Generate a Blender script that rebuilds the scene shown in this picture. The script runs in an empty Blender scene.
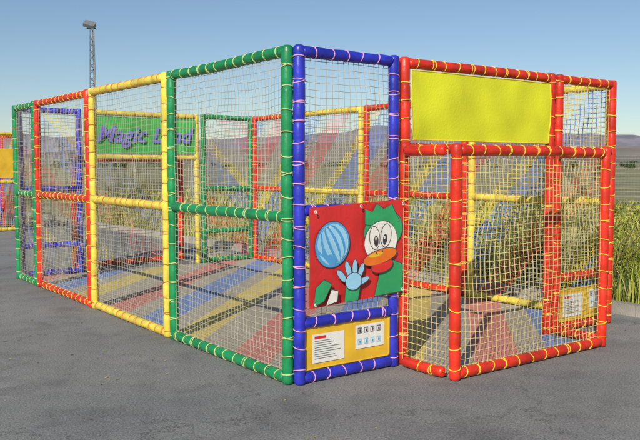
import bpy, math, random
from mathutils import Vector, Matrix, noise
random.seed(7)
S = bpy.context.scene
S.view_settings.view_transform='Standard'; S.view_settings.look='None'; S.view_settings.exposure=0

# ---------------------------------------------------------------- materials
def mat(name, col, rough=.5, var=.12, vscale=6, bump=.15, bscale=40, spec=.5, col2=None, detail=4):
    m=bpy.data.materials.new(name); m.use_nodes=True
    nt=m.node_tree; b=nt.nodes['Principled BSDF']
    tc=nt.nodes.new('ShaderNodeTexCoord')
    n=nt.nodes.new('ShaderNodeTexNoise'); n.inputs['Scale'].default_value=vscale; n.inputs['Detail'].default_value=detail
    nt.links.new(tc.outputs['Object'],n.inputs['Vector'])
    r=nt.nodes.new('ShaderNodeValToRGB')
    c2 = col2 if col2 else [min(1,c*(1+var)+.01*var) for c in col]
    c1 = col if col2 else [c*(1-var) for c in col]
    r.color_ramp.elements[0].position=.32; r.color_ramp.elements[1].position=.68
    r.color_ramp.elements[0].color=(*c1,1); r.color_ramp.elements[1].color=(*c2,1)
    nt.links.new(n.outputs['Fac'],r.inputs['Fac']); nt.links.new(r.outputs['Color'],b.inputs['Base Color'])
    b.inputs['Roughness'].default_value=rough
    b.inputs['Specular IOR Level'].default_value=spec
    if bump:
        n2=nt.nodes.new('ShaderNodeTexNoise'); n2.inputs['Scale'].default_value=bscale; n2.inputs['Detail'].default_value=3
        nt.links.new(tc.outputs['Object'],n2.inputs['Vector'])
        bp=nt.nodes.new('ShaderNodeBump'); bp.inputs['Strength'].default_value=bump; bp.inputs['Distance'].default_value=.01
        nt.links.new(n2.outputs['Fac'],bp.inputs['Height']); nt.links.new(bp.outputs['Normal'],b.inputs['Normal'])
    return m
M={}
M['red']=mat('red_vinyl',(.60,.028,.010),.36,.28,4,.4,22)
M['green']=mat('green_vinyl',(.008,.23,.075),.36,.28,4,.4,22)
M['blue']=mat('blue_vinyl',(.022,.03,.42),.36,.28,4,.4,22)
M['yellow']=mat('yellow_vinyl',(.70,.58,.07),.36,.2,4,.4,22)
M['tie_yellow']=mat('yellow_cord',(.80,.60,.05),.7,.1)
M['tie_pink']=mat('pink_cord',(.72,.33,.55),.7,.1)
M['tie_red']=mat('red_cord',(.60,.22,.06),.7,.1)
M['tie_pale']=mat('pale_cord',(.50,.58,.22),.7,.1)
M['net_pale']=mat('net_pale',(.38,.36,.28),.8,.25,1.2,bump=0)
M['net_cream']=mat('net_cream',(.60,.50,.22),.8,.2,1.2,bump=0)
M['net_red']=mat('net_red',(.66,.10,.09),.8,.1,bump=0)
M['net_blue']=mat('net_blue',(.10,.22,.66),.8,.1,bump=0)
M['net_yellow']=mat('net_yellow',(.75,.58,.05),.8,.1,bump=0)
M['net_green']=mat('net_green',(.05,.36,.12),.8,.1,bump=0)
M['banner_lime']=mat('lime_banner',(.68,.70,.02),.6,.07,3,.2,60)
M['banner_green']=mat('green_banner',(.05,.42,.07),.6,.15,3,.2,60)
M['purple']=mat('purple_print',(.18,.17,.58),.6,.1)
M['sheet_yellow']=mat('yellow_sheet',(.75,.46,.03),.45,.1,5,.2,10)
M['paper']=mat('paper',(.78,.77,.72),.6,.03)
M['ink']=mat('ink',(.05,.05,.06),.6,.1)
M['p_red']=mat('print_red',(.62,.03,.03),.35,.12,4)
M['p_white']=mat('print_white',(.8,.78,.74),.4,.03)
M['p_green']=mat('print_green',(.03,.35,.13),.4,.1)
M['p_blue']=mat('print_blue',(.08,.32,.62),.4,.1)
M['p_lblue']=mat('print_light_blue',(.30,.58,.78),.4,.05)
M['p_orange']=mat('print_orange',(.75,.17,.02),.4,.1)
M['metal']=mat('galvanised',(.16,.18,.2),.5,.2,bump=0)
M['glass']=mat('lamp_glass',(.55,.55,.45),.2,.1,bump=0)
M['wood']=mat('twig',(.12,.08,.05),.8)
M['kerb']=mat('kerb_concrete',(.36,.34,.30),.85,.25,3,.5,60)
M['leaf1']=mat('leaf_olive',(.13,.18,.025),.6,.3,2,0)
M['leaf2']=mat('leaf_yellowgreen',(.30,.33,.04),.6,.3,2,0)
M['leaf3']=mat('leaf_dark',(.035,.065,.015),.6,.3,2,0)
M['straw']=mat('straw',(.44,.36,.12),.7,.3,2,0)
M['fence']=mat('fence_wire',(.26,.28,.28),.6,.1,bump=0)

# ---------------------------------------------------------------- mesh builder
class B:
    def __init__(s): s.v=[]; s.f=[]; s.m=[]; s.keys=[]; s.sm=[]
    def k(s,key):
        if key not in s.keys: s.keys.append(key)
        return s.keys.index(key)
    def face(s,idx,key,smooth=False): s.f.append(idx); s.m.append(s.k(key)); s.sm.append(smooth)
    def poly(s,pts,key):
        n=len(s.v); s.v+= [tuple(p) for p in pts]; s.face(list(range(n,n+len(pts))),key)
    def box(s,c,ax,ay,az,key):
        c=Vector(c); n=len(s.v)
        for i in (-1,1):
            for j in (-1,1):
                for k in (-1,1): s.v.append(tuple(c+ax*i+ay*j+az*k))
        for q in ((0,1,3,2),(4,6,7,5),(0,4,5,1),(2,3,7,6),(0,2,6,4),(1,5,7,3)): s.face([n+a for a in q],key)
    def sweep(s,pts,rad,key,seg=10,cap=True,keys=None):
        pts=[Vector(p) for p in pts]; n0=len(s.v)
        d=(pts[-1]-pts[0]).normalized()
        a=d.cross(Vector((0,0,1)));
        if a.length<.1: a=d.cross(Vector((.8,.6,0)))
        a.normalize(); b=d.cross(a)
        for i,p in enumerate(pts):
            r=rad[i] if isinstance(rad,(list,tuple)) else rad
            for j in range(seg):
                t=2*math.pi*j/seg+.4; s.v.append(tuple(p+(a*math.cos(t)+b*math.sin(t))*r))
        for i in range(len(pts)-1):
            kk=keys[i] if keys else key
            for j in range(seg):
                j2=(j+1)%seg
                s.face([n0+i*seg+j,n0+i*seg+j2,n0+(i+1)*seg+j2,n0+(i+1)*seg+j],kk,seg>4)
        if cap:
            s.face([n0+j for j in range(seg)][::-1],key); s.face([n0+(len(pts)-1)*seg+j for j in range(seg)],key)
    def torus(s,c,axis,R,r,key,n=16,m=5):
        axis=axis.normalized(); a=axis.cross(Vector((.3,.5,.8))).normalized(); b=axis.cross(a); n0=len(s.v)
        for i in range(n):
            t=2*math.pi*i/n; q=a*math.cos(t)+b*math.sin(t)
            for j in range(m):
                p=2*math.pi*j/m; s.v.append(tuple(c+q*(R+r*math.cos(p))+axis*r*math.sin(p)))
        for i in range(n):
            for j in range(m):
                s.face([n0+i*m+j,n0+((i+1)%n)*m+j,n0+((i+1)%n)*m+(j+1)%m,n0+i*m+(j+1)%m],key,True)
    def padded(s,p0,p1,key,tie,r=.043,sp=.15):
        p0=Vector(p0); p1=Vector(p1); d=p1-p0; L=d.length; d.normalize()
        st=[(0,r*.55),(.008,r*.86),(.022,r)]
        x=.05+random.random()*.06; ties=[]
        while x<L-.05:
            st+=[(x-.026,r*random.uniform(.98,1.02)),(x,r*.88),(x+.026,r*random.uniform(.98,1.02))]; ties.append(x); x+=sp*random.uniform(.85,1.15)
        st+=[(L-.022,r),(L-.008,r*.86),(L,r*.55)]
        st=sorted(set(st)); ph=random.random()*9
        w=[Vector((random.uniform(-1,1),random.uniform(-1,1),random.uniform(-1,1)))*.0018+noise.noise_vector(Vector((t[0]*1.3,ph,0)))*.007 for t in st]
        s.sweep([p0+d*t[0]+w[i] for i,t in enumerate(st)],[t[1] for t in st],key,16)
        for x in ties:
            tl=Vector((random.uniform(-1,1),random.uniform(-1,1),random.uniform(-1,1)))
            tl=(tl-d*tl.dot(d))
            tl=tl.normalized()*random.uniform(.1,.4)
            o=noise.noise_vector(Vector((x*1.3,ph,0)))*.007
            s.torus(p0+d*x+o,d+tl,r*1.0,.004,tie)
            if random.random()<.35: s.torus(p0+d*(x+.008)+o,d-tl*.6,r*.99,.0035,tie)
    def make(s,name,parent=None):
        me=bpy.data.meshes.new(name); me.from_pydata(s.v,[],s.f)
        for k in s.keys: me.materials.append(M[k])
        me.polygons.foreach_set('material_index',s.m); me.polygons.foreach_set('use_smooth',s.sm); me.update()
        o=bpy.data.objects.new(name,me); S.collection.objects.link(o)
        if parent: o.parent=parent
        return o

R=.043; H=2.4
U=Vector((.803,.596,0)).normalized(); W=Vector((-U.y,U.x,0)); N=-W
TIE={'red':'tie_yellow','green':'tie_pale','blue':'tie_pink','yellow':'tie_red'}
PAL=['net_pale','net_red','net_red','net_pale','net_blue','net_blue','net_yellow','net_pale']
def band(s,v,off,sgn):
    x=((s*sgn+v)/.22+off)
    return PAL[int(math.floor(x))%8]
def net(b,O,d,s0,s1,v0,v1,off,sgn,rad=.0021,knots=False,cell=.05,pal=None):
    O=Vector(O); nn=Vector((d.y,-d.x,0))
    def P(s,v):
        e=min(s-s0,s1-s,v-v0,v1-v); k=max(0,min(1,e/.25))
        q=noise.noise_vector(Vector((s*1.6+off*3,v*1.6,off)))
        q2=noise.noise_vector(Vector((s*7+off,v*7,3)))
        ss=s+k*(q.x*.035)+q2.x*.005; vv=v+k*(q.z*.03-.012)+q2.y*.005
        return O+d*ss+Vector((0,0,vv))+nn*(k*q.y*.05)
    ns=int(round((s1-s0)/cell)); nv=int(round((v1-v0)/cell)); st=1
    S_=[s0+(s1-s0)*i/ns for i in range(ns+1)]; V_=[v0+(v1-v0)*i/nv for i in range(nv+1)]
    def run(pts,coords):
        keys=[(pal or band(*((Vector(coords[i])+Vector(coords[i+1]))/2)[:2],off,sgn)) for i in range(len(coords)-1)]
        b.sweep(pts,rad,keys[0],4,False,keys)
    for s in S_:
        cs=[(s,V_[i],0) for i in range(0,nv+1,st)]
        run([P(c[0],c[1]) for c in cs],cs)
    for v in V_:
        cs=[(S_[i],v,0) for i in range(0,ns+1,st)]
        run([P(c[0],c[1]) for c in cs],cs)
    if knots:
        for s in S_:
            for v in V_:
                p=P(s,v); k=rad*2.1; n0=len(b.v)
                for q in (d,-d,Vector((0,0,1)),Vector((0,0,-1)),nn,-nn): b.v.append(tuple(p+q*k))
                kk=pal or band(s,v,off,sgn)
                for f in ((0,2,4),(2,1,4),(1,3,4),(3,0,4),(2,0,5),(1,2,5),(3,1,5),(0,3,5)): b.face([n0+a for a in f],kk)
def panel(parent,O,d,L,col,h=H,mids=(1.2,),nets=((.05,H-.05),),off=0,sgn=1,knots=False,posts=(1,1),bottom=True,top=True,name='net_panel',pal=None,rad=.0021):
    O=Vector(O); tie=TIE[col]; b=B(); g=.016
    e0=R+g; e1=L-R-g
    for i,e in enumerate((e0,e1)):
        if posts[i]: b.padded(O+d*e,O+d*e+Vector((0,0,h)),col,tie)
    zs=([.048] if bottom else [])+list(mids)+([h-.045] if top else [])
    for z in zs: b.padded(O+d*(e0+.02)+Vector((0,0,z)),O+d*(e1-.02)+Vector((0,0,z)),col,tie,R*.95)
    b.make(name+'_frame',parent)
    b=B()
    for v0,v1 in nets: net(b,O,d,e0,e1,v0,v1,off,sgn,knots=knots,pal=pal,rad=rad)
    if nets: b.make(name+'_net',parent)
def sheet(parent,O,d,s0,s1,v0,v1,out,key,name,amp=.008,edge=None):
    b=B(); nn=Vector((d.y,-d.x,0)); nx,ny=36,14
    P=lambda s,v:Vector(O)+d*s+Vector((0,0,v))+nn*(out+amp*noise.noise(Vector((s*4,v*4,out*9+s0)))+amp*.4*noise.noise(Vector((s*9+v*7,v*5,out*9+s0))))
    for j in range(ny+1):
        for i in range(nx+1): b.v.append(tuple(P(s0+(s1-s0)*i/nx,v0+(v1-v0)*j/ny)))
    for j in range(ny):
        for i in range(nx):
            a=j*(nx+1)+i; b.face([a,a+1,a+nx+2,a+nx+1],key,True)
    if edge:
        pr=[P(s0+(s1-s0)*i/nx,v0) for i in range(nx+1)]; b.sweep(pr,.005,edge,6)
        pr=[P(s0+(s1-s0)*i/nx,v1) for i in range(nx+1)]; b.sweep(pr,.005,edge,6)
        b.sweep([P(s0,v0+(v1-v0)*i/ny) for i in range(ny+1)],.005,edge,6); b.sweep([P(s1,v0+(v1-v0)*i/ny) for i in range(ny+1)],.005,edge,6)
    return b.make(name,parent)

def notice(parent,O,d,L,name='notice_board'):
    sheet(parent,O,d,.1,L-.1,.10,.40,.012,'sheet_yellow',name,.002,'sheet_yellow')
    b=B(); nn=Vector((d.y,-d.x,0)); O=Vector(O)
    def rect(s0,s1,v0,v1,o,k): b.poly([O+d*s+Vector((0,0,v))+nn*o for s,v in((s0,v0),(s1,v0),(s1,v1),(s0,v1))],k)
    rect(.16,.45,.14,.35,.018,'paper'); rect(.56,.84,.19,.37,.018,'paper')
    rect(.18,.28,.315,.335,.020,'p_red')
    for i in range(9):
        rect(.18,.18+random.uniform(.14,.24),.297-i*.016,.3015-i*.016,.020,'metal')
    for j in range(2):
        for i in range(4):
            s=.58+i*.062; v=.305-j*.085; rect(s,s+.04,v,v+.045,.020,'p_lblue' if j else 'metal'); rect(s+.006,s+.034,v+.008,v+.035,.022,'paper')
            b.poly([O+d*(s+.02+.009*math.cos(t))+Vector((0,0,v+.022+.011*math.sin(t)))+nn*.024 for t in [k*math.pi/4 for k in range(8)]],'ink' if not j else 'p_blue')
    b.make(name+'_print',parent)

def root_(name):
    root=bpy.data.objects.new(name,None); S.collection.objects.link(root)
    return root
A=Vector((-.195,5.47,0)); q=.955; q1=1.0; l=.965
cg=root_('netted_play_cage')
FW=q1+3*q
Cr=A+U*FW
Bl=A+W*7*l; Br=Cr+W*7*l
PK=dict(pal='net_pale')
# left wall, from near corner
panel(cg,A,W,2*l,'green',off=1.3,knots=True,sgn=-1,**PK)
panel(cg,A+W*2*l,W,2*l,'yellow',off=3.1,sgn=-1,knots=True,**PK)
panel(cg,A+W*4*l,W,2*l,'red',off=4.7,sgn=-1,**PK)
panel(cg,A+W*6*l,W,l,'green',off=6.2,sgn=-1,**PK)
# front wall
panel(cg,A,U,q1,'blue',mids=(.44,1.24),nets=((.44,H-.05),),off=2.0,knots=True,**PK)
F1_=A+U*q1
panel(cg,F1_,U,2*q,'red',mids=(1.70,),nets=(),bottom=False)
panel(cg,F1_+U*2*q,U,q,'red',mids=(.52,1.70),nets=((.52,H-.05),),off=5.0,knots=True,pal='net_cream')
# porch
pd=.58; ph=1.72
P0=F1_; P1=P0+N*pd; P3=P0+U*2*q; P2=P3+N*pd
panel(cg,P1,W,pd,'red',h=ph,mids=(),nets=((.05,ph-.05),),off=1,posts=(0,0),knots=True,name='porch_side',pal='net_cream')
panel(cg,P1-U*.03,U,2*q+.02,'red',h=ph,mids=(),nets=((.05,ph-.05),),off=4.2,knots=True,name='porch_front',pal='net_cream',rad=.0022)
panel(cg,P2,W,pd,'red',h=ph,mids=(),nets=(),posts=(0,0),name='porch_side')
# right wall
RW=dict(sgn=1,rad=.0036)
panel(cg,Cr,W,2*l,'yellow',off=2.2,**RW)
panel(cg,Cr+W*2*l,W,2*l,'red',off=4.4,**RW)
panel(cg,Cr+W*4*l,W,2*l,'yellow',off=5.1,**RW)
panel(cg,Cr+W*6*l,W,l,'red',off=7.1,**RW)
# back wall
panel(cg,Bl,U,q,'blue',mids=(.44,1.24),nets=((.44,H-.05),),off=2.0,rad=.0036)
panel(cg,Bl+U*q,U,2*q,'yellow',mids=(1.70,),nets=(),bottom=False)
panel(cg,Bl+U*3*q,U,q1,'green',mids=(.52,1.2),off=5.0,rad=.003)
K0=Bl+U*q+W*pd
panel(cg,K0,U,2*q,'red',h=ph,mids=(),nets=((.05,ph-.05),),off=3.2,name='porch_front',rad=.0036)
panel(cg,Bl+U*q,W,pd,'red',h=ph,mids=(),nets=((.05,ph-.05),),off=3.2,posts=(0,0),name='porch_side')
# banners
sheet(cg,F1_,U,.105,2*q-.105,1.765,2.30,.03,'banner_lime','entrance_banner',.016,'net_yellow')
sheet(cg,Bl+U*q,U,.105,2*q-.105,1.765,2.30,.03,'banner_green','lettered_banner',.014,'banner_green')
cu=bpy.data.curves.new('banner_lettering','FONT'); cu.body='Magic Land'; cu.size=.34; cu.shear=.35; cu.offset=.006; cu.extrude=.002
cu.align_x='CENTER'; cu.materials.append(M['purple'])
to=bpy.data.objects.new('banner_lettering',cu); S.collection.objects.link(to); to.parent=cg
mm=Matrix((U,Vector((0,0,1)),N)).transposed().to_4x4(); mm.translation=Bl+U*(2*q-.02)+N*.06+Vector((0,0,1.93)); to.matrix_world=mm
notice(cg,A,U,q1); notice(cg,F1_+U*2*q,U,q)

# ---------- poster with cartoon duck
def poster(parent,O,d,s0,v0,w,h,out):
    nn=Vector((d.y,-d.x,0)); b=B(); lay=[0]
    def X(x,y,z): return Vector(O)+d*(s0+x)+Vector((0,0,v0+y+.045*x))+nn*(out+z+.006*noise.noise(Vector((x*5,y*5,0))))
    def poly(p,k): lay[0]+=1; b.poly([X(x,y,.0007*lay[0]) for x,y in p],k)
    def ell(cx,cy,rx,ry,k,rot=0,o=.006,n=32):
        def pts(a,c): return [(cx+a*math.cos(t)*math.cos(rot)-c*math.sin(t)*math.sin(rot),cy+a*math.cos(t)*math.sin(rot)+c*math.sin(t)*math.cos(rot)) for t in [2*math.pi*i/n for i in range(n)]]
        if o: poly(pts(rx+o,ry+o),'ink')
        poly(pts(rx,ry),k)
    def out_poly(p,k,o=.007):
        cx=sum(a for a,_ in p)/len(p); cy=sum(c for _,c in p)/len(p)
        poly([(x+(x-cx)/max(.01,math.hypot(x-cx,y-cy))*o,y+(y-cy)/max(.01,math.hypot(x-cx,y-cy))*o) for x,y in p],'ink'); poly(p,k)
    for i in range(6):
        for j in range(5):
            x0,x1=w*i/6,w*(i+1)/6; y0,y1=h*j/5,h*(j+1)/5
            b.poly([X(x0,y0,-.006),X(x1,y0,-.006),X(x1,y1,-.006),X(x0,y1,-.006)],'p_red')
    out_poly([(.60,.01),(w-.01,.01),(w-.01,.22),(.76,.27),(.66,.20)],'p_green')
    ell(.20,.44,.155,.165,'p_blue')
    for i in range(5):
        a=-.9+i*.4
        p=[]
        for t in range(13):
            y=-1+2*t/12; xx=a*math.sqrt(max(0,1-y*y)); p.append((xx,y))
        for t in range(12,-1,-1):
            y=-1+2*t/12; xx=(a+.26)*math.sqrt(max(0,1-y*y)); p.append((xx,y))
        c,s_=math.cos(.5),math.sin(.5)
        poly([(.20+.145*(x*c-y*s_),.44+.155*(x*s_+y*c)) for x,y in p],'p_lblue')
    ell(.68,.50,.19,.15,'p_green',.1)
    out_poly([(.50,.56),(.50,.67),(.57,.645),(.61,.705),(.68,.66),(.76,.69),(.80,.62),(.84,.56),(.7,.52)],'p_green')
    ell(.655,.42,.160,.150,'p_white',.1)
    ell(.59,.45,.046,.085,'p_white',.15); ell(.605,.425,.022,.042,'ink',.1,0); ell(.60,.445,.007,.012,'p_white',0,0)
    ell(.70,.46,.050,.085,'p_white',-.1); ell(.69,.43,.022,.042,'ink',-.1,0); ell(.685,.445,.007,.012,'p_white',0,0)
    ell(.66,.235,.105,.05,'p_red',.1); ell(.64,.305,.165,.052,'p_orange',.15); ell(.60,.325,.07,.016,'sheet_yellow',.12,0)
    ell(.60,.335,.006,.009,'ink',0,0); ell(.66,.345,.006,.009,'ink',0,0)
    out_poly([(.30,.01),(.42,.01),(.44,.11),(.31,.12)],'p_green')
    for (cx,cy,rx,ry,ro) in ((.27,.205,.06,.022,2.3),(.33,.245,.065,.022,1.9),(.39,.25,.062,.022,1.55),(.445,.225,.055,.02,1.15),(.47,.15,.05,.02,.35)):
        ell(cx,cy,rx,ry,'p_lblue',ro)
    ell(.375,.155,.072,.062,'p_lblue')
    out_poly([(.01,.02),(.10,.05),(.17,.16),(.10,.20),(.03,.15)],'p_green')
    out_poly([(.12,.015),(.22,.03),(.23,.10),(.17,.12)],'p_white')
    b.make('cartoon_duck_poster',parent)
    b=B()
    for x,y in ((.03,h-.03),(w-.03,h-.03),(.03,.03),(w-.03,.03),(w/2,h-.02)): b.torus(X(x,y,.03),d*.2+nn,.011,.003,'paper',12,5)
    b.make('poster_eyelets',parent)
poster(cg,A,U,.115,.545,.89,.72,.052)

Z=Vector((0,0,1))
def floor_mat():
    m=bpy.data.materials.new('striped_floor'); m.use_nodes=True; nt=m.node_tree; b=nt.nodes['Principled BSDF']; b.inputs['Roughness'].default_value=.85
    tc=nt.nodes.new('ShaderNodeTexCoord'); sp=nt.nodes.new('ShaderNodeSeparateXYZ'); nt.links.new(tc.outputs['Object'],sp.inputs[0])
    a=nt.nodes.new('ShaderNodeMath'); a.operation='MULTIPLY'; a.inputs[1].default_value=.50; nt.links.new(sp.outputs['X'],a.inputs[0])
    a2=nt.nodes.new('ShaderNodeMath'); a2.operation='MULTIPLY_ADD'; a2.inputs[1].default_value=-.08; nt.links.new(sp.outputs['Y'],a2.inputs[0]); nt.links.new(a.outputs[0],a2.inputs[2])
    fr=nt.nodes.new('ShaderNodeMath'); fr.operation='FRACT'; nt.links.new(a2.outputs[0],fr.inputs[0])
    r=nt.nodes.new('ShaderNodeValToRGB'); r.color_ramp.interpolation='CONSTANT'; e=r.color_ramp.elements
    g=(.42,.38,.30)
    cols=[(0,g),(.12,(.62,.20,.17)),(.31,g),(.44,(.14,.26,.58)),(.63,g),(.75,(.70,.54,.12)),(.92,g)]
    e[0].position=0; e[0].color=(*cols[0][1],1); e[1].position=cols[1][0]; e[1].color=(*cols[1][1],1)
    for p,c in cols[2:]: x=e.new(p); x.color=(*c,1)
    nt.links.new(fr.outputs[0],r.inputs['Fac'])
    n=nt.nodes.new('ShaderNodeTexNoise'); n.inputs['Scale'].default_value=3; n.inputs['Detail'].default_value=10; n.inputs['Roughness'].default_value=.7; nt.links.new(tc.outputs['Object'],n.inputs['Vector'])
    mr=nt.nodes.new('ShaderNodeMapRange'); mr.inputs[1].default_value=.35; mr.inputs[2].default_value=.7; nt.links.new(n.outputs['Fac'],mr.inputs[0])
    mr.inputs[3].default_value=.0; mr.inputs[4].default_value=.4
    mx=nt.nodes.new('ShaderNodeMixRGB'); nt.links.new(mr.outputs[0],mx.inputs[0]); nt.links.new(r.outputs[0],mx.inputs[1]); mx.inputs[2].default_value=(.33,.30,.25,1)
    nt.links.new(mx.outputs[0],b.inputs['Base Color']); return m
M['floor']=floor_mat()
b=B(); b.poly([p+Z*.008 for p in (A+U*.05+W*.05,Cr-U*.05+W*.05,Br-U*.05-W*.05,Bl+U*.05-W*.05)],'floor')
b.poly([p+Z*.008 for p in (P1+U*.05+W*.05,P2-U*.05+W*.05,P3-U*.05+W*.05,P0+U*.05+W*.05)],'floor'); b.make('striped_floor',cg)

# second cage, far left
c2=root_('netted_play_cage')
A2=Vector((-7.25,19.2,0))
for i,c in enumerate(('yellow','red')): panel(c2,A2-U*(2*l*(i+1)),U,2*l,c,off=i*2,rad=.0036)
for i,c in enumerate(('red','blue','yellow')): panel(c2,A2+W*2*l*i,W,2*l,c,off=i,rad=.0036)
for i,c in enumerate(('green','red','yellow')): panel(c2,A2-U*4*l+W*2*l*i,W,2*l,c,off=i)
for i,c in enumerate(('blue','yellow')): panel(c2,A2+W*6*l-U*(2*l*(i+1)),U,2*l,c,off=i*2)
sheet(c2,A2-U*2*l,U,.1,1.8,1.3,2.0,.02,'sheet_yellow','side_panel')

# ---------------------------------------------------------------- ground
def asphalt():
    m=bpy.data.materials.new('asphalt'); m.use_nodes=True; nt=m.node_tree; b=nt.nodes['Principled BSDF']; b.inputs['Roughness'].default_value=.9
    tc=nt.nodes.new('ShaderNodeTexCoord')
    def nz(s,d,ro=.6):
        n=nt.nodes.new('ShaderNodeTexNoise'); n.inputs['Scale'].default_value=s; n.inputs['Detail'].default_value=d; n.inputs['Roughness'].default_value=ro
        nt.links.new(tc.outputs['Object'],n.inputs['Vector']); return n
    a=nz(.45,8,.65); f=nz(75,4,.85); st=nz(1.7,8,.7)
    r=nt.nodes.new('ShaderNodeValToRGB'); r.color_ramp.elements[0].position=.32; r.color_ramp.elements[1].position=.68
    r.color_ramp.elements[0].color=(.18,.183,.19,1); r.color_ramp.elements[1].color=(.29,.288,.285,1); nt.links.new(a.outputs['Fac'],r.inputs['Fac'])
    r2=nt.nodes.new('ShaderNodeValToRGB'); r2.color_ramp.elements[0].position=.36; r2.color_ramp.elements[1].position=.64
    r2.color_ramp.elements[0].color=(.42,.42,.43,1); r2.color_ramp.elements[1].color=(1.5,1.5,1.46,1); nt.links.new(f.outputs['Fac'],r2.inputs['Fac'])
    r3=nt.nodes.new('ShaderNodeValToRGB'); r3.color_ramp.elements[0].position=.36; r3.color_ramp.elements[1].position=.5
    r3.color_ramp.elements[0].color=(.74,.74,.75,1); r3.color_ramp.elements[1].color=(1,1,1,1); nt.links.new(st.outputs['Fac'],r3.inputs['Fac'])
    def mul(x,y):
        k=nt.nodes.new('ShaderNodeMixRGB'); k.blend_type='MULTIPLY'; k.inputs[0].default_value=1; nt.links.new(x,k.inputs[1]); nt.links.new(y,k.inputs[2]); return k.outputs[0]
    # hairline cracks
    vo=nt.nodes.new('ShaderNodeTexVoronoi'); vo.feature='DISTANCE_TO_EDGE'; vo.inputs['Scale'].default_value=.33
    dn=nz(1.2,6,.7); ad=nt.nodes.new('ShaderNodeVectorMath'); ad.operation='MULTIPLY_ADD'; ad.inputs[1].default_value=(1.6,1.6,1.6)
    nt.links.new(dn.outputs['Color'],ad.inputs[0]); nt.links.new(tc.outputs['Object'],ad.inputs[2]); nt.links.new(ad.outputs[0],vo.inputs['Vector'])
    r4=nt.nodes.new('ShaderNodeValToRGB'); r4.color_ramp.elements[0].position=.0; r4.color_ramp.elements[1].position=.0045
    r4.color_ramp.elements[0].color=(.45,.45,.45,1); r4.color_ramp.elements[1].color=(1,1,1,1); nt.links.new(vo.outputs['Distance'],r4.inputs['Fac'])
    o=mul(mul(mul(r.outputs[0],r2.outputs[0]),r3.outputs[0]),r4.outputs[0])
    nt.links.new(o,b.inputs['Base Color'])
    bp=nt.nodes.new('ShaderNodeBump'); bp.inputs['Strength'].default_value=.6; bp.inputs['Distance'].default_value=.012; nt.links.new(f.outputs['Fac'],bp.inputs['Height']); nt.links.new(bp.outputs[0],b.inputs['Normal'])
    return m
M['asphalt']=asphalt()
M['field']=mat('dry_field',(.13,.14,.045),.95,vscale=.25,bump=.8,bscale=8,col2=(.34,.29,.14),detail=10)
K=Cr+U*.45
KF=K-W*60; KB=K+W*70
b=B(); xs=sorted(set([-4000,-2500,-1500,-900,-500,-300,-200]+list(range(-150,151,10))+[200,300,500,900,1500,2500,4000]))
ys=sorted(set([-300,-100,-40]+list(range(-20,161,10))+[200,260,350,500,700,1000,1500,2500,4000]))
for y in ys:
    for x in xs:
        z=-.03 if y<30 else -.03+max(0,(y-60))*.006+noise.noise(Vector((x*.02,y*.02,0)))*.5*min(1,max(0,(y-45)/60))
        b.v.append((x,y,z))
for j in range(len(ys)-1):
    for i in range(len(xs)-1):
        a=j*len(xs)+i; b.face([a,a+1,a+len(xs)+1,a+len(xs)],'field',True)
b.make('ground')
b=B(); b.poly([KF,KB,KB-U*120,KF-U*120],'asphalt'); b.make('asphalt_pavement')
b=B()
for i in range(80):
    c=K+W*(-8+i*1.0+.5)+U*.06
    b.box(c+Z*.05,W*.494,U*.06,Z*.07,'kerb')
b.make('kerb')

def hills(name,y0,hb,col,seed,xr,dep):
    M[name]=mat(name,col,1,.25,.01,0)  # violet-brown distance haze is painted into the hill colour
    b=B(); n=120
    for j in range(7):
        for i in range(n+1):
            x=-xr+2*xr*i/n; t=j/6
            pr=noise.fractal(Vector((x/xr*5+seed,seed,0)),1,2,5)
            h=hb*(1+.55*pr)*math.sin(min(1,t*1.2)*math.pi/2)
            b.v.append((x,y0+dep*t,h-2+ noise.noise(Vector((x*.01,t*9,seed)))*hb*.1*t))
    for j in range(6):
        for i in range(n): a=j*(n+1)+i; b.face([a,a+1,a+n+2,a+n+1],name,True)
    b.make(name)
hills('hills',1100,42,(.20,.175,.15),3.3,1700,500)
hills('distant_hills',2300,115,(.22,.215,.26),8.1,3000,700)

def leafcloud(b,c,rx,rz,n,size,keys):
    for _ in range(n):
        while 1:
            p=Vector((random.uniform(-1,1),random.uniform(-1,1),random.uniform(-1,1)))
            if p.length<1: break
        p=Vector((p.x*rx,p.y*rx,p.z*rz))+Vector(c)
        if p.z<0.02: p.z=.02+random.random()*.1
        a=Vector((random.gauss(0,1),random.gauss(0,1),random.gauss(0,1))).normalized(); e=a.cross(Vector((random.random(),.3,random.random()))).normalized()
        s=size*random.uniform(.5,1.4)
        b.poly([p-a*s,p+e*s*.35,p+a*s,p-e*s*.35],random.choice(keys))
b=B()
for i in range(130):
    x=random.uniform(-330,330); y=random.uniform(200,420); base=max(0,(y-60))*.006
    s=random.uniform(1.2,2.6)
    b.sweep([(x,y,base-1),(x,y,base+s*.7)],[.3,.1],'wood',5)
    for k in range(5): leafcloud(b,(x+random.uniform(-s,s)*.7,y+random.uniform(-1,1),base+s*random.uniform(.3,.9)),s*.7,s*.35,35,.45,['leaf1','leaf3','leaf3'])
b.make('distant_trees')

# fence
F0=Vector((34,24,0)); F1=Vector((-60,54,0)); fd=(F1-F0).normalized(); FL=(F1-F0).length
b=B(); i=0
while i*3<FL:
    p=F0+fd*i*3; b.sweep([p,p+Z*2.05],.04,'fence',6); i+=1
for z in (.1,1.0,2.0): b.sweep([F0+Z*z,F1+Z*z],.014,'fence',4)
for k in range(20): b.sweep([F0+Z*(.1+k*.1),F1+Z*(.1+k*.1)],.004,'fence',3)
k=0
while k*.12<FL: p=F0+fd*k*.12; b.sweep([p+Z*.1,p+Z*2.0],.004,'fence',3,False); k+=1
b.make('wire_fence')

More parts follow.
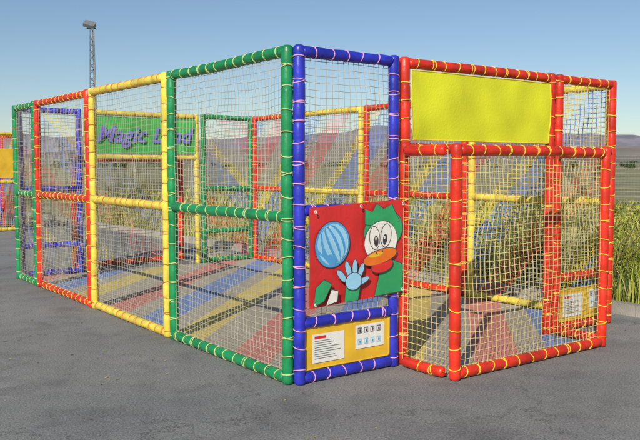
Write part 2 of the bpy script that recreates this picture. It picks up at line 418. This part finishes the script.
def weeds(name,n,tr,dr,hr,keys,wid=.008):
    b=B()
    for _ in range(n):
        t=random.uniform(*tr); dd=random.uniform(*dr)
        p=K+W*t+U*(dd+.15)
        dn=noise.noise(Vector((p.x*.7,p.y*.7,1)))
        if dn<-.15 and random.random()<.7: continue
        p.z=-.03
        h=random.uniform(*hr)*(1+dn*1.1); a=random.uniform(0,6.28); le=Vector((math.cos(a),math.sin(a),0)); sd=Vector((-le.y,le.x,0))*wid*(1+dd*.06)
        c=h*random.uniform(.15,.6); k=random.choice(keys); n0=len(b.v)
        for q_ in (p-sd,p+sd,p+le*c*.35+Z*h*.6+sd*.8,p+le*c*.35+Z*h*.6-sd*.8,p+le*c+Z*h): b.v.append(tuple(q_))
        b.face([n0,n0+1,n0+2,n0+3],k); b.face([n0+3,n0+2,n0+4],k)
    b.make(name)
weeds('dry_grass',20000,(-5,4),(.0,4.5),(.15,.5),['leaf1','leaf2','straw','leaf2','leaf2','leaf3'])
weeds('dry_grass',18000,(4,20),(.0,4.5),(.08,.28),['leaf1','leaf2','straw','straw'])
weeds('dry_grass',24000,(-10,40),(4,22),(.1,.35),['leaf1','straw','leaf2','straw','leaf2'],.02)
def shrub(x,y,r,h,keys,n=3400):
    b=B(); base=Vector((x,y,-.03))
    for i in range(16):
        a=random.uniform(0,6.28); k=random.uniform(.4,1); tip=base+Vector((math.cos(a)*r*k,math.sin(a)*r*k,h*random.uniform(.6,1.05)))
        mid=base.lerp(tip,.5)+Vector((0,0,h*.1)); b.sweep([base,mid,tip],[.012,.008,.003],'wood',5)
        for j in range(4):
            c=base.lerp(tip,random.uniform(.35,1))+Vector((random.gauss(0,.08),random.gauss(0,.08),random.gauss(0,.05)))
            leafcloud(b,c,random.uniform(.1,.24)*r*1.2,random.uniform(.1,.22)*h,n//64,.024,keys)
    b.make('shrub')
shrub(2.75,10.0,.75,1.35,['leaf2','leaf2','leaf1','straw'])
shrub(3.5,9.5,.6,1.05,['leaf1','leaf2','leaf2'])
shrub(4.2,9.1,.65,1.0,['leaf2','leaf1','leaf2'])
shrub(4.9,10.2,.8,1.15,['leaf1','leaf2','leaf2'])
shrub(1.7,11.3,.6,.8,['leaf3','leaf1','leaf3'])
shrub(.6,13.0,.7,.7,['leaf3','leaf1'])
for _ in range(12):
    t=random.uniform(6,40); dd=random.uniform(4,16); p=K+W*t+U*dd
    shrub(p.x,p.y,random.uniform(.5,1.0),random.uniform(.4,.9),random.choice([['leaf3','leaf1'],['leaf1','leaf2','straw']]),1200)
# small leaves and grit lying on the pavement
b=B()
for _ in range(420):
    d_=abs(random.gauss(0,1.6)); t=random.uniform(-6,9)
    if random.random()<.45: p=A+W*t*.7-U*abs(random.gauss(0,2.2))
    else: p=K+W*t-U*d_*.25
    a=random.uniform(0,6.28); s=random.uniform(.006,.018); e=Vector((math.cos(a),math.sin(a),0)); f=Vector((-e.y,e.x,.5))
    p=Vector((p.x,p.y,.004)) if True else p
    b.poly([p-e*s,p+f*s*.5,p+e*s+Z*.003,p-Vector((f.x,f.y,0))*s*.5],random.choice(['straw','wood','leaf1']))
b.make('fallen_leaves')

# floodlight mast
b=B(); px,py=-17.2,60; Hm=11.9
def w_(z): return .34-.2*z/Hm
cor=[(-1,-.6),(1,-.6),(0,1.1)]
for i in range(3):
    c=cor[i]; b.sweep([(px+c[0]*w_(0),py+c[1]*w_(0),0),(px+c[0]*w_(Hm),py+c[1]*w_(Hm),Hm)],.045,'metal',6)
z=0; flip=0
while z<Hm-.5:
    for i in range(3):
        a,c=cor[i],cor[(i+1)%3]
        if flip: a,c=c,a
        b.sweep([(px+a[0]*w_(z),py+a[1]*w_(z),z),(px+c[0]*w_(z+.5),py+c[1]*w_(z+.5),z+.5)],.025,'metal',4)
    z+=.5; flip=1-flip
mast=root_('floodlight_mast'); b.make('lattice',mast)
b=B(); b.sweep([(px-.4,py,Hm+.1),(px+.3,py,Hm+.1)],.05,'metal',6)
ax=Vector((.5,0,-.12)).normalized(); az=Vector((.12,-.5,.5)).normalized(); ay=az.cross(ax).normalized()
b.box((px-.15,py-.1,Hm+.38),ax*.42,ay*.26,az*.14,'metal'); b.box(Vector((px-.15,py-.1,Hm+.38))+ay*.27,ax*.36,ay*.02,az*.1,'glass')
b.sweep([(px,py,Hm),(px,py,Hm+.35)],.05,'metal',6)
b.make('lamp_head',mast)

# ---------------------------------------------------------------- light, camera
sd=Vector((-.30,-.95,0)).normalized(); el=math.radians(32)
to_sun=Vector((sd.x*math.cos(el),sd.y*math.cos(el),math.sin(el)))
L=bpy.data.lights.new('sun','SUN'); L.energy=4.7; L.angle=math.radians(.5); L.color=(1,.92,.78)
lo=bpy.data.objects.new('sun',L); S.collection.objects.link(lo); lo.rotation_euler=to_sun.to_track_quat('Z','Y').to_euler()
w=bpy.data.worlds.new('World'); S.world=w; w.use_nodes=True; nt=w.node_tree
sk=nt.nodes.new('ShaderNodeTexSky'); sk.sky_type='NISHITA'; sk.sun_disc=False; sk.sun_elevation=el; sk.sun_rotation=math.atan2(sd.x,sd.y)
sk.dust_density=.3; sk.air_density=1.0; sk.ozone_density=3.0
bg=nt.nodes['Background']; bg.inputs['Strength'].default_value=.092; nt.links.new(sk.outputs[0],bg.inputs['Color'])
cam=bpy.data.cameras.new('camera'); co=bpy.data.objects.new('camera',cam); S.collection.objects.link(co); S.camera=co
cam.lens=44.1; cam.sensor_width=36; cam.clip_end=9000; cam.clip_start=.05
co.location=(0,0,1.55); co.rotation_euler=(math.radians(90-3.85),0,0)
